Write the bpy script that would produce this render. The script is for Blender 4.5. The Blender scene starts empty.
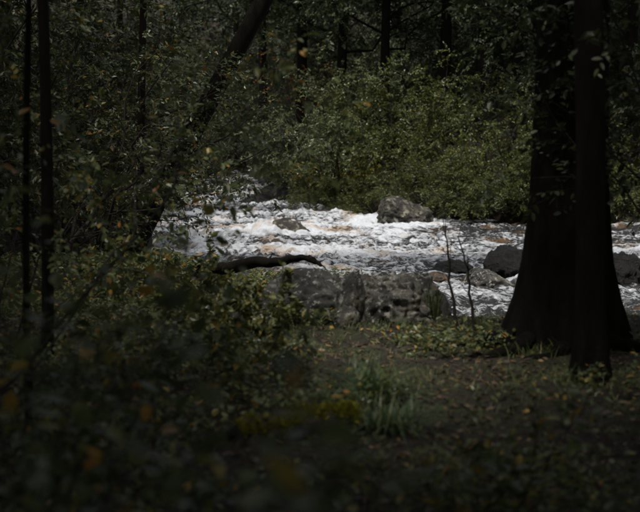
import bpy, bmesh, math, random
import numpy as np
from mathutils import Vector, Matrix

# ------------------------------------------------------------------ camera
SC = bpy.context.scene
COL = SC.collection
FPX = 640 * 85 / 36.0            # focal length in photo pixels
CAMZ = 1.6
PITCH = math.atan(106 / FPX)
cam_d = bpy.data.cameras.new('camera')
cam_d.lens = 85; cam_d.sensor_width = 36; cam_d.clip_end = 2000; cam_d.clip_start = 0.05
cam_d.dof.use_dof = True; cam_d.dof.focus_distance = 23; cam_d.dof.aperture_fstop = 2.8
cam = bpy.data.objects.new('camera', cam_d); COL.objects.link(cam)
cam.location = (0, 0, CAMZ); cam.rotation_euler = (math.pi / 2 - PITCH, 0, 0)
SC.camera = cam

# ------------------------------------------------------------------ light
SUN_EL, SUN_AZ = math.radians(68), math.radians(-158)      # azimuth from +Y towards +X
w = bpy.data.worlds.new('World'); SC.world = w; w.use_nodes = True
nt = w.node_tree; nt.nodes.clear()
sky = nt.nodes.new('ShaderNodeTexSky'); sky.sky_type = 'NISHITA'; sky.sun_disc = False
sky.sun_elevation = SUN_EL; sky.sun_rotation = SUN_AZ
sky.air_density = 1.0; sky.dust_density = 3.0; sky.ozone_density = 1.0
hsv = nt.nodes.new('ShaderNodeHueSaturation'); hsv.inputs['Saturation'].default_value = 0.28
bg = nt.nodes.new('ShaderNodeBackground'); bg.inputs['Strength'].default_value = 0.07
wo = nt.nodes.new('ShaderNodeOutputWorld')
nt.links.new(sky.outputs[0], hsv.inputs['Color']); nt.links.new(hsv.outputs[0], bg.inputs[0]); nt.links.new(bg.outputs[0], wo.inputs[0])
sd = bpy.data.lights.new('sun', 'SUN'); sd.energy = 1.5; sd.angle = math.radians(12); sd.color = (1, 0.96, 0.88)
sun = bpy.data.objects.new('sun', sd); COL.objects.link(sun)
sdir = Vector((math.sin(SUN_AZ) * math.cos(SUN_EL), math.cos(SUN_AZ) * math.cos(SUN_EL), math.sin(SUN_EL)))
sun.rotation_euler = sdir.to_track_quat('Z', 'Y').to_euler(); sun.location = (0, 0, 60)
vs = SC.view_settings
vs.view_transform = 'Standard'; vs.look = 'None'; vs.gamma = 1.0; vs.exposure = 1.2; vs.use_curve_mapping = False
SC.render.engine = 'CYCLES'
SC.cycles.use_denoising = True
SC.cycles.max_bounces = 6; SC.cycles.diffuse_bounces = 3; SC.cycles.glossy_bounces = 3
SC.cycles.transmission_bounces = 4; SC.cycles.use_adaptive_sampling = True; SC.cycles.adaptive_threshold = 0.02
SC.cycles.sample_clamp_indirect = 4

def P(px, py, d):
    """point at ground distance d (y = d) seen at photo pixel (px, py)"""
    u = (px - 320) / FPX; v = (256 - py) / FPX
    dy = math.cos(PITCH) + v * math.sin(PITCH); dz = -math.sin(PITCH) + v * math.cos(PITCH)
    return Vector((u / dy * d, d, CAMZ + dz / dy * d))

# ------------------------------------------------------------------ numpy tools
R = np.random.default_rng
_perm = R(7).permutation(256); _perm = np.concatenate([_perm, _perm, _perm])
_g = R(8).normal(size=(256, 3)); _g /= np.linalg.norm(_g, axis=1)[:, None]
def pnoise(x, y, z):
    x, y, z = np.broadcast_arrays(np.asarray(x, float), np.asarray(y, float), np.asarray(z, float))
    xi = np.floor(x).astype(int); yi = np.floor(y).astype(int); zi = np.floor(z).astype(int)
    xf = x - xi; yf = y - yi; zf = z - zi
    f = lambda t: t * t * t * (t * (t * 6 - 15) + 10)
    u, v, ww = f(xf), f(yf), f(zf)
    def gr(i, j, k):
        h = _perm[(_perm[(_perm[(xi + i) & 255] + yi + j) & 255] + zi + k) & 255]
        g = _g[h]
        return g[..., 0] * (xf - i) + g[..., 1] * (yf - j) + g[..., 2] * (zf - k)
    l = lambda a, b, t: a + t * (b - a)
    return 1.6 * l(l(l(gr(0,0,0), gr(1,0,0), u), l(gr(0,1,0), gr(1,1,0), u), v),
             l(l(gr(0,0,1), gr(1,0,1), u), l(gr(0,1,1), gr(1,1,1), u), v), ww)
def fbm(x, y, z=0.0, o=4, gain=0.5, ridged=False):
    s = 0; a = 1; n = 0
    for i in range(o):
        k = pnoise(np.asarray(x) * 2**i + 17.3 * i, np.asarray(y) * 2**i + 5.1 * i, np.asarray(z) * 2**i + 31.7 * i)
        if ridged: k = 1 - 2 * np.abs(k)
        s = s + a * k; n += a; a *= gain
    return s / n
def sstep(a, b, x):
    t = np.clip((x - a) / (b - a), 0, 1); return t * t * (3 - 2 * t)
def unit(v):
    return v / np.maximum(np.linalg.norm(v, axis=-1, keepdims=True), 1e-9)

def mesh(name, V, T, smooth=False, mat=None, mats=None, mi=None):
    V = np.asarray(V, np.float32); T = np.asarray(T, np.int32)
    me = bpy.data.meshes.new(name)
    me.vertices.add(len(V)); me.vertices.foreach_set('co', V.ravel())
    me.loops.add(T.size); me.loops.foreach_set('vertex_index', T.ravel())
    me.polygons.add(len(T)); me.polygons.foreach_set('loop_start', np.arange(len(T), dtype=np.int32) * T.shape[1])
    me.polygons.foreach_set('use_smooth', np.full(len(T), smooth))
    for m in (mats or ([mat] if mat else [])): me.materials.append(m)
    if mi is not None: me.polygons.foreach_set('material_index', np.asarray(mi, np.int32))
    me.update(); me.validate(); return me
def ob(name, me, parent=None, loc=None):
    o = bpy.data.objects.new(name, me); COL.objects.link(o)
    if loc is not None: o.location = loc
    if parent: o.parent = parent
    return o
def tag(o, label, cat, group=None, kind=None):
    o['label'] = label; o['category'] = cat
    if group: o['group'] = group
    if kind: o['kind'] = kind
    return o
def thing(name, label, cat, loc=(0, 0, 0), group=None, rz=0.0):
    o = bpy.data.objects.new(name, None); COL.objects.link(o); o.location = loc; o.rotation_euler = (0, 0, rz)
    o.empty_display_size = 0.1
    return tag(o, label, cat, group)
def structure(name, me):
    o = ob(name, me); o['kind'] = 'structure'; return o
def dup(root, loc, rz=0.0, s=1.0, label=None, group=None):
    r = root.copy(); COL.objects.link(r); r.location = loc; r.rotation_euler = (0, 0, rz)
    r.scale = (s, s, s) if not hasattr(s, '__len__') else s
    if label: r['label'] = label
    if group: r['group'] = group
    for ch in list(root.children):
        c = ch.copy(); COL.objects.link(c); c.parent = r
        for g in ch.children:
            e = g.copy(); COL.objects.link(e); e.parent = c
    return r
class Acc:
    def __init__(s): s.V = []; s.T = []; s.n = 0
    def add(s, V, T):
        if len(V) == 0: return
        s.V.append(np.asarray(V)); s.T.append(np.asarray(T) + s.n); s.n += len(V)
    def mesh(s, name, mat, smooth=False):
        return mesh(name, np.concatenate(s.V), np.concatenate(s.T), smooth, mat)

# ------------------------------------------------------------------ branches and leaves
class Br:
    """a set of N curved branches, all evaluated together"""
    def __init__(s, S, D, L, B, r0, r1, rng, wig=0.04):
        s.S = np.asarray(S, float); s.D = unit(np.asarray(D, float)); s.L = np.asarray(L, float)
        s.B = np.asarray(B, float); s.r0 = np.broadcast_to(np.asarray(r0, float), s.L.shape); s.r1 = np.broadcast_to(np.asarray(r1, float), s.L.shape)
        s.W = rng.normal(size=s.S.shape) * wig * s.L[:, None]; s.W2 = rng.normal(size=s.S.shape) * wig * .6 * s.L[:, None]
    def at(s, t):
        t = np.asarray(t)[..., None]
        sh = (slice(None),) + (None,) * (t.ndim - 2) + (slice(None),)
        return s.S[sh] + s.D[sh] * (s.L[:, None])[sh] * t + s.B[sh] * t * t + s.W[sh] * np.sin(math.pi * 1.7 * t) + s.W2[sh] * np.sin(math.pi * 4.3 * t)
    def kids(s, rng, k, t0, t1, ang, ratio, bend, up=0.0, taper=0.45, rr=0.5, wig=0.05, angj=0.25):
        N = len(s.L)
        i = np.arange(k)[None, :]
        t = t0 + (t1 - t0) * (i + rng.random((N, k))) / k
        p = s.at(t); q = s.at(np.minimum(t + .03, 1.03)); T = unit(q - p)
        az = 2.39996 * i + rng.random((N, 1)) * 6.28 + rng.normal(size=(N, k)) * .4
        ref = np.where(np.abs(T[..., 2:3]) > .9, np.array([1., 0, 0]), np.array([0., 0, 1]))
        e1 = unit(np.cross(T, ref)); e2 = np.cross(T, e1)
        a = (ang + rng.normal(size=(N, k)) * angj)[..., None]
        d = T * np.cos(a) + (e1 * np.cos(az)[..., None] + e2 * np.sin(az)[..., None]) * np.sin(a)
        d[..., 2] += up; d = unit(d).reshape(-1, 3)
        L = (s.L[:, None] * ratio * (1 - taper * t) * (0.65 + .7 * rng.random((N, k)))).ravel()
        rad = ((s.r0[:, None] + (s.r1 - s.r0)[:, None] * t) * rr).ravel()
        B = np.zeros((N * k, 3)); B[:, 2] = bend * L
        return Br(p.reshape(-1, 3), d, L, B, rad, rad * .3, rng, wig)
    def tubes(s, m=5, n=4):
        N = len(s.L); t = np.linspace(0, 1, m + 1)
        p = s.at(np.broadcast_to(t, (N, m + 1)))
        T = np.gradient(p, axis=1); T = unit(T)
        ref = np.where(np.abs(s.D[:, 2:3]) > .8, np.array([1., 0, 0]), np.array([0., 0, 1]))[:, None, :]
        e1 = unit(np.cross(T, ref)); e2 = np.cross(T, e1)
        r = (s.r0[:, None] + (s.r1 - s.r0)[:, None] * t)[..., None, None]
        a = np.arange(n) / n * 2 * math.pi
        ring = e1[:, :, None] * np.cos(a)[:, None] + e2[:, :, None] * np.sin(a)[:, None]
        V = (p[:, :, None] + ring * r).reshape(-1, 3)
        b = np.arange(N)[:, None, None] * (m + 1) * n + np.arange(m)[None, :, None] * n
        j = np.arange(n)[None, None, :]; j2 = (j + 1) % n
        A = (b + j).ravel(); Bq = (b + j2).ravel(); C = (b + n + j2).ravel(); Dq = (b + n + j).ravel()
        return V, np.concatenate([np.stack([A, Bq, C], 1), np.stack([A, C, Dq], 1)])
    def leaves(s, rng, k, size, ang=0.9, flat=0.75, t0=0.1, szj=.3, droop=.15):
        """leaf frames along the branches: position, direction, normal, length"""
        N = len(s.L); i = np.arange(k)[None, :]
        t = t0 + (1 - t0) * (i + .6 * rng.random((N, k))) / k
        p = s.at(t); q = s.at(np.minimum(t + .03, 1.05)); T = unit(q - p)
        nrm = unit(np.array([0, 0, 1.]) * flat + rng.normal(size=(N, 1, 3)) * .3 + rng.normal(size=(N, k, 3)) * .32)
        side = unit(np.cross(T, nrm)) * np.where((i % 2) == 0, 1, -1)[..., None]
        a = (ang + rng.normal(size=(N, k)) * .3)[..., None]
        d = T * np.cos(a) + side * np.sin(a); d[..., 2] -= droop * (1 + rng.random((N, k)))
        d = unit(d); nrm = unit(nrm - d * np.sum(nrm * d, -1, keepdims=True))
        L = size * (1 + szj * rng.normal(size=(N, k))).clip(.4, 1.6)
        return p.reshape(-1, 3), d.reshape(-1, 3), nrm.reshape(-1, 3), L.ravel()

def leaf_geo(p, d, n, L, wr=.5, fold=.12, oval=False):
    s = np.cross(d, n); L = L[:, None]; W = L * wr * .5; up = n * W * fold * 2
    if not oval:
        V = np.stack([p, p + d * L * .45 + s * W + up, p + d * L, p + d * L * .45 - s * W + up], 1).reshape(-1, 3)
        b = np.arange(len(p))[:, None] * 4
        return V, np.concatenate([b + np.array([[0, 1, 2]]), b + np.array([[0, 2, 3]])], 1).reshape(-1, 3)
    cur = -n * L * .06
    V = np.stack([p, p + d * L * .28 + s * W * .85 + up, p + d * L * .66 + s * W * .8 + up * .8 + cur * .5, p + d * L + cur,
                  p + d * L * .66 - s * W * .8 + up * .8 + cur * .5, p + d * L * .28 - s * W * .85 + up], 1).reshape(-1, 3)
    b = np.arange(len(p))[:, None] * 6
    return V, np.concatenate([b + np.array([q]) for q in ([0,1,2],[0,2,3],[0,3,4],[0,4,5])], 1).reshape(-1, 3)

# ------------------------------------------------------------------ materials
def newmat(name):
    m = bpy.data.materials.new(name); m.use_nodes = True
    n = m.node_tree.nodes; n.clear(); return m, n, m.node_tree.links
def ramp(n, stops, interp='LINEAR'):
    r = n.new('ShaderNodeValToRGB'); r.color_ramp.interpolation = interp
    e = r.color_ramp.elements
    while len(e) < len(stops): e.new(0.5)
    for k, (p, c) in enumerate(stops): e[k].position = p; e[k].color = (*c, 1) if len(c) == 3 else c
    return r
def leaf_mat(name, stops, rough=.42, trans=.3, spec=.5):
    m, n, l = newmat(name)
    g = n.new('ShaderNodeNewGeometry'); oi = n.new('ShaderNodeObjectInfo')
    ad = n.new('ShaderNodeMath'); ad.operation = 'ADD'; fr = n.new('ShaderNodeMath'); fr.operation = 'FRACT'
    l.new(g.outputs['Random Per Island'], ad.inputs[0]); l.new(oi.outputs['Random'], ad.inputs[1]); l.new(ad.outputs[0], fr.inputs[0])
    r = ramp(n, stops); l.new(fr.outputs[0], r.inputs[0])
    b = n.new('ShaderNodeBsdfPrincipled'); b.inputs['Roughness'].default_value = rough; b.inputs['Specular IOR Level'].default_value = spec
    t = n.new('ShaderNodeBsdfTranslucent'); mx = n.new('ShaderNodeMixShader'); mx.inputs[0].default_value = trans
    o = n.new('ShaderNodeOutputMaterial')
    l.new(r.outputs[0], b.inputs['Base Color']); l.new(r.outputs[0], t.inputs[0])
    l.new(b.outputs[0], mx.inputs[1]); l.new(t.outputs[0], mx.inputs[2]); l.new(mx.outputs[0], o.inputs[0])
    return m
def noise_mat(name, layers, scale=4, rough=.8, bump=.4, bump_scale=18, spec=.4, detail=8, stretch=(1, 1, 1), bdist=.03, rough_noise=None):
    """layers: colour stops for the first noise, then list of (scale, lo, hi, colour) patches on top"""
    m, n, l = newmat(name)
    tc = n.new('ShaderNodeTexCoord'); mp = n.new('ShaderNodeMapping'); mp.inputs['Scale'].default_value = stretch
    l.new(tc.outputs['Object'], mp.inputs[0])
    nz = n.new('ShaderNodeTexNoise'); nz.inputs['Scale'].default_value = scale; nz.inputs['Detail'].default_value = detail; nz.inputs['Roughness'].default_value = .65
    l.new(mp.outputs[0], nz.inputs['Vector'])
    r = ramp(n, layers[0]); l.new(nz.outputs[0], r.inputs[0]); col = r.outputs[0]
    for sc, lo, hi, c in layers[1:]:
        k = n.new('ShaderNodeTexNoise'); k.inputs['Scale'].default_value = sc; k.inputs['Detail'].default_value = 7; k.inputs['Roughness'].default_value = .7
        l.new(mp.outputs[0], k.inputs['Vector'])
        rr = ramp(n, [(lo, (0, 0, 0)), (hi, (1, 1, 1))]); l.new(k.outputs[0], rr.inputs[0])
        mx = n.new('ShaderNodeMix'); mx.data_type = 'RGBA'; l.new(rr.outputs[0], mx.inputs[0]); l.new(col, mx.inputs[6]); mx.inputs[7].default_value = (*c, 1)
        col = mx.outputs[2]
    b = n.new('ShaderNodeBsdfPrincipled'); b.inputs['Roughness'].default_value = rough; b.inputs['Specular IOR Level'].default_value = spec
    l.new(col, b.inputs['Base Color'])
    if rough_noise:
        rr = ramp(n, [(.35, (rough_noise[0],) * 3), (.65, (rough_noise[1],) * 3)]); l.new(nz.outputs[0], rr.inputs[0]); l.new(rr.outputs[0], b.inputs['Roughness'])
    k = n.new('ShaderNodeTexNoise'); k.inputs['Scale'].default_value = bump_scale; k.inputs['Detail'].default_value = 9; k.inputs['Roughness'].default_value = .7
    l.new(mp.outputs[0], k.inputs['Vector'])
    bp = n.new('ShaderNodeBump'); bp.inputs['Strength'].default_value = bump; bp.inputs['Distance'].default_value = bdist
    l.new(k.outputs[0], bp.inputs['Height']); l.new(bp.outputs[0], b.inputs['Normal'])
    o = n.new('ShaderNodeOutputMaterial'); l.new(b.outputs[0], o.inputs[0])
    return m

M = {}
M['leaf_far'] = leaf_mat('leaf_far', [(0, (.018, .028, .007)), (.35, (.048, .066, .014)), (.7, (.105, .13, .026)), (.92, (.17, .185, .05)), (1, (.24, .19, .03))], rough=.38)  # paler stops put highlights of lit leaves into the colour
M['leaf_silver'] = leaf_mat('leaf_silver', [(0, (.025, .036, .012)), (.45, (.078, .10, .034)), (.8, (.15, .175, .07)), (1, (.27, .295, .16))], rough=.3)  # brightest stops stand in for highlights on the lit bushes
M['leaf_olive'] = leaf_mat('leaf_olive', [(0, (.05, .06, .016)), (.5, (.09, .10, .028)), (.88, (.13, .13, .035)), (1, (.20, .15, .03))], rough=.42)
M['leaf_dark'] = leaf_mat('leaf_dark', [(0, (.025, .035, .014)), (.6, (.045, .06, .022)), (1, (.075, .09, .03))], rough=.45)
M['leaf_shade'] = leaf_mat('leaf_shade', [(0, (.025, .036, .012)), (.6, (.05, .066, .02)), (.88, (.085, .095, .03)), (.95, (.18, .14, .03)), (1, (.26, .13, .03))], rough=.4)  # hazel leaves, toned down so the upper left reads as shaded
M['leaf_yellow'] = leaf_mat('leaf_yellow', [(0, (.10, .11, .02)), (.45, (.20, .18, .03)), (1, (.34, .25, .03))], rough=.5)
M['leaf_near'] = leaf_mat('leaf_near', [(0, (.055, .078, .028)), (.5, (.095, .12, .04)), (.80, (.135, .15, .05)), (.90, (.20, .19, .05)), (.96, (.32, .22, .04)), (1, (.36, .15, .035))], rough=.36)
M['leaf_autumn'] = leaf_mat('leaf_autumn', [(0, (.22, .07, .02)), (.5, (.34, .14, .03)), (1, (.42, .24, .04))], rough=.5)
M['leaf_litter'] = leaf_mat('leaf_litter', [(0, (.035, .02, .012)), (.6, (.09, .05, .025)), (.9, (.17, .10, .045)), (1, (.32, .19, .05))], rough=.55, trans=.05)
M['grass'] = leaf_mat('grass', [(0, (.04, .06, .016)), (.6, (.085, .12, .03)), (.9, (.15, .16, .05)), (1, (.26, .20, .08))], rough=.5)
M['sedge'] = leaf_mat('sedge', [(0, (.05, .085, .03)), (.6, (.10, .16, .06)), (.92, (.17, .22, .10)), (1, (.30, .24, .09))], rough=.4)
M['moss'] = leaf_mat('moss', [(0, (.10, .11, .012)), (.6, (.25, .23, .025)), (1, (.40, .34, .04))], rough=.8, trans=.15, spec=.2)
M['bark'] = noise_mat('bark', [[(.3, (.006, .005, .004)), (.6, (.015, .013, .010)), (.8, (.03, .026, .021))], (3, .6, .72, (.016, .022, .008))], scale=9, stretch=(1, 1, .22), bump=1.0, bump_scale=14, rough=.95, bdist=.06, spec=.08)
M['bark_pale'] = noise_mat('bark_pale', [[(.3, (.02, .017, .014)), (.6, (.06, .05, .042)), (.8, (.11, .10, .085))]], scale=14, stretch=(1, 1, .3), bump=.6, bump_scale=25, rough=.85)
M['twig'] = noise_mat('twig', [[(.3, (.012, .009, .007)), (.8, (.04, .03, .022))]], scale=14, bump=.2, rough=.8)
M['rock_near'] = noise_mat('rock_near', [[(.32, (.018, .017, .015)), (.46, (.055, .051, .044)), (.58, (.12, .113, .098)), (.75, (.21, .20, .175))],
    (6.0, .52, .60, (.27, .255, .22)), (15, .55, .61, (.44, .42, .37)), (4.1, .57, .66, (.12, .065, .032)), (9.0, .58, .64, (.012, .011, .010)), (3.0, .56, .66, (.05, .055, .02))],
    scale=3.5, bump=.9, bump_scale=14, rough=.72, bdist=.06)
M['rock_smooth'] = noise_mat('rock_smooth', [[(.32, (.016, .015, .014)), (.5, (.05, .048, .043)), (.72, (.12, .114, .10))],
    (3.6, .56, .64, (.24, .23, .20)), (15, .57, .63, (.38, .365, .33)), (8, .60, .66, (.012, .011, .010)), (2.6, .58, .68, (.045, .05, .018))],
    scale=3.0, bump=.7, bump_scale=16, rough=.66, bdist=.05)
M['rock_river'] = noise_mat('rock_river', [[(.32, (.012, .011, .009)), (.5, (.04, .036, .028)), (.7, (.10, .092, .07))],
    (5, .54, .62, (.24, .225, .18)), (9, .57, .62, (.008, .008, .007)), (3, .58, .7, (.06, .06, .022))], scale=2.6, bump=.9, bump_scale=9, rough=.7, bdist=.08)
M['rock_wet'] = noise_mat('rock_wet', [[(.30, (.005, .005, .005)), (.6, (.013, .012, .011)), (.85, (.03, .027, .023))]], scale=3, bump=1.0, bump_scale=12, rough=.5, spec=.4, bdist=.1)
M['rock_orange_lit'] = noise_mat('rock_orange_lit', [[(.35, (.012, .009, .007)), (.55, (.06, .034, .016)), (.75, (.28, .16, .06))]], scale=4, bump=.8, bump_scale=10, rough=.3, spec=.6, bdist=.05)  # orange light on the wet rock is put into these colours
M['wood_dead'] = noise_mat('wood_dead', [[(.3, (.02, .016, .012)), (.6, (.055, .045, .035)), (.85, (.12, .105, .085))]], scale=8, bump=.7, bump_scale=20, rough=.85)
M['ground'] = noise_mat('ground', [[(.30, (.010, .007, .005)), (.5, (.026, .018, .012)), (.75, (.055, .038, .025))],
    (1.3, .50, .62, (.035, .04, .012)), (7, .60, .70, (.075, .05, .03))], scale=6, bump=.9, bump_scale=22, rough=.9, bdist=.04)

def water_mat():
    m, n, l = newmat('river_water')
    at = n.new('ShaderNodeAttribute'); at.attribute_name = 'foam'
    at2 = n.new('ShaderNodeAttribute'); at2.attribute_name = 'tannin'
    tc = n.new('ShaderNodeTexCoord')
    mp = n.new('ShaderNodeMapping'); mp.inputs['Scale'].default_value = (1.15, 1.25, 1.8); mp.inputs['Rotation'].default_value = (0, 0, .12)
    l.new(tc.outputs['Object'], mp.inputs[0])
    nz = n.new('ShaderNodeTexNoise'); nz.inputs['Scale'].default_value = 3.4; nz.inputs['Detail'].default_value = 10; nz.inputs['Roughness'].default_value = .74; nz.inputs['Distortion'].default_value = 1.1
    l.new(mp.outputs[0], nz.inputs['Vector'])
    # foam coverage = attribute + fine noise
    a = n.new('ShaderNodeMath'); a.operation = 'MULTIPLY_ADD'; a.inputs[1].default_value = 2.6; a.inputs[2].default_value = -1.3
    l.new(nz.outputs[0], a.inputs[0])
    s = n.new('ShaderNodeMath'); s.operation = 'ADD'; l.new(a.outputs[0], s.inputs[0]); l.new(at.outputs['Fac'], s.inputs[1])
    r = ramp(n, [(.36, (0, 0, 0)), (.56, (.5, .5, .5)), (.80, (1, 1, 1))]); l.new(s.outputs[0], r.inputs[0])
    fc = n.new('ShaderNodeMix'); fc.data_type = 'RGBA'; fc.inputs[6].default_value = (.60, .62, .66, 1); fc.inputs[7].default_value = (.42, .30, .19, 1)
    l.new(at2.outputs['Fac'], fc.inputs[0])
    wc = n.new('ShaderNodeMix'); wc.data_type = 'RGBA'; wc.inputs[6].default_value = (.020, .020, .020, 1); wc.inputs[7].default_value = (.11, .062, .025, 1)
    l.new(at2.outputs['Fac'], wc.inputs[0])
    mx = n.new('ShaderNodeMix'); mx.data_type = 'RGBA'; l.new(r.outputs[0], mx.inputs[0]); l.new(wc.outputs[2], mx.inputs[6]); l.new(fc.outputs[2], mx.inputs[7])
    b = n.new('ShaderNodeBsdfPrincipled'); b.inputs['IOR'].default_value = 1.33
    l.new(mx.outputs[2], b.inputs['Base Color'])
    ro = n.new('ShaderNodeMapRange'); ro.inputs[3].default_value = .08; ro.inputs[4].default_value = .75; l.new(r.outputs[0], ro.inputs[0]); l.new(ro.outputs[0], b.inputs['Roughness'])
    k = n.new('ShaderNodeTexNoise'); k.inputs['Scale'].default_value = 7; k.inputs['Detail'].default_value = 8; k.inputs['Roughness'].default_value = .65; l.new(mp.outputs[0], k.inputs['Vector'])
    bp = n.new('ShaderNodeBump'); bp.inputs['Strength'].default_value = .8; bp.inputs['Distance'].default_value = .09; l.new(k.outputs[0], bp.inputs['Height']); l.new(bp.outputs[0], b.inputs['Normal'])
    o = n.new('ShaderNodeOutputMaterial'); l.new(b.outputs[0], o.inputs[0]); return m
M['water'] = water_mat()

# ------------------------------------------------------------------ river plan and terrain
RIVER = np.array([(60, 29), (8, 22.5), (3, 19.8), (1.5, 19.8), (-1, 21.5), (-2.3, 24), (-3.0, 29), (-3.7, 38), (-5.2, 50), (-7.6, 62), (-10.5, 72), (-18, 82), (-60, 90),
                  (-60, 106), (-14, 98), (-6.5, 90), (-3.6, 78), (-2.9, 68), (-2.2, 59), (-1.6, 55.5), (-.2, 53.5), (1.1, 52.5), (2.3, 50), (3.6, 48.6), (6, 47), (12, 48), (60, 54)], float)
def river_sd(x, y):
    """signed distance to the river's outline, negative in the river"""
    d2 = np.full(np.shape(x), 1e18); ins = np.zeros(np.shape(x), bool)
    n = len(RIVER)
    for i in range(n):
        a = RIVER[i]; b = RIVER[(i + 1) % n]; e = b - a
        wx = x - a[0]; wy = y - a[1]
        t = np.clip((wx * e[0] + wy * e[1]) / (e @ e), 0, 1)
        d2 = np.minimum(d2, (wx - e[0] * t)**2 + (wy - e[1] * t)**2)
        c = ((a[1] > y) != (b[1] > y)) & (x < (b[0] - a[0]) * (y - a[1]) / (b[1] - a[1] + 1e-12) + a[0])
        ins ^= c
    d = np.sqrt(d2); return np.where(ins, -d, d)
def water_level(y):
    z = -1.0 + 0 * np.asarray(y, float)
    for y0, wd, h in ((39, 3, .07), (43.5, 1.6, .12), (48, 2, .10), (53, 1.8, .16), (58, 1.6, .16), (63, 2, .18), (68, 2, .17), (74, 3, .16)):
        z = z + h * sstep(y0 - wd / 2, y0 + wd / 2, y)
    return z
def is_far(x, y):
    xs = np.array([-60, -18, -10.5, -6.2, -4.5, -3.2, -1, 3, 8, 60.]); ym = np.array([98, 90, 80, 68, 56, 45, 36, 35, 37, 43.])
    return y > np.interp(x, xs, ym)
def ground_z(x, y):
    x = np.asarray(x, float); y = np.asarray(y, float)
    sd = river_sd(x, y); wl = water_level(y); far = is_far(x, y)
    n1 = fbm(x * .35, y * .35, 3.3, 3); n2 = fbm(x * 1.7, y * 1.7, 9.1, 3); n3 = fbm(x * 6, y * 6, 2.2, 3)
    # near land
    plat = .10 * n1 + .05 * n2 + .018 * n3
    ridge = .20 * np.exp(-((y - 17.2) / 1.2)**2) * sstep(-.5, -1.6, x) * sstep(-9, -5, x)
    drop = sstep(14.2, 17.6, y + .25 * n1) * .55 * sstep(.6, 1.6, x)
    zin = plat + ridge - drop
    bank = sstep(0, 1.6, sd + .35 * n2)
    near = wl - .25 + (zin - wl + .25) * bank
    # far land
    sl = np.maximum(sd - 1, 0)
    hill = .42 * sl * sstep(0, 14, sl) + .07 * sl; hill = 34 * (1 - np.exp(-hill / 34))
    fz = wl - .2 + .75 * sstep(0, 1.0, sd + .4 * n2) + hill + .25 * n1 * sstep(0, 6, sd) + .10 * n2 + .03 * n3
    # near wood rises gently well to the left and behind
    side = .22 * np.maximum(-x - 9 - .12 * y, 0) + .2 * np.maximum(x - 9 - .2 * y, 0); near = near + 18 * (1 - np.exp(-side / 18)) * bank
    land = np.where(far, fz, near)
    return np.where(sd < -.3, wl - .45 - .15 * np.minimum(-sd, 2) + .1 * n2, land)

def axis(segs):
    out = []
    for a, b, st in segs: out.append(np.arange(a, b - 1e-6, st))
    out.append([segs[-1][1]]); return np.concatenate(out)
xs = axis([(-260, -60, 20), (-60, -20, 3), (-20, -6, .6), (-6, -2.2, .14), (-2.2, 3.0, .05), (3.0, 6, .14), (6, 20, .6), (20, 60, 3), (60, 260, 20)])
ys = axis([(-160, -20, 10), (-20, 4, 1), (4, 6.4, .15), (6.4, 18, .05), (18, 30, .25), (30, 80, .4), (80, 130, 2), (130, 330, 12)])
gx, gy = np.meshgrid(xs, ys); gz = ground_z(gx, gy)
def grid_tris(nx, ny):
    i = np.arange(nx - 1)[None, :]; j = np.arange(ny - 1)[:, None]
    a = (j * nx + i).ravel(); return np.concatenate([np.stack([a, a + 1, a + nx + 1], 1), np.stack([a, a + nx + 1, a + nx], 1)])
structure('ground', mesh('ground', np.stack([gx, gy, gz], -1).reshape(-1, 3), grid_tris(len(xs), len(ys)), True, M['ground']))
def gz1(x, y): return float(ground_z(np.array([x]), np.array([y]))[0])

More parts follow.
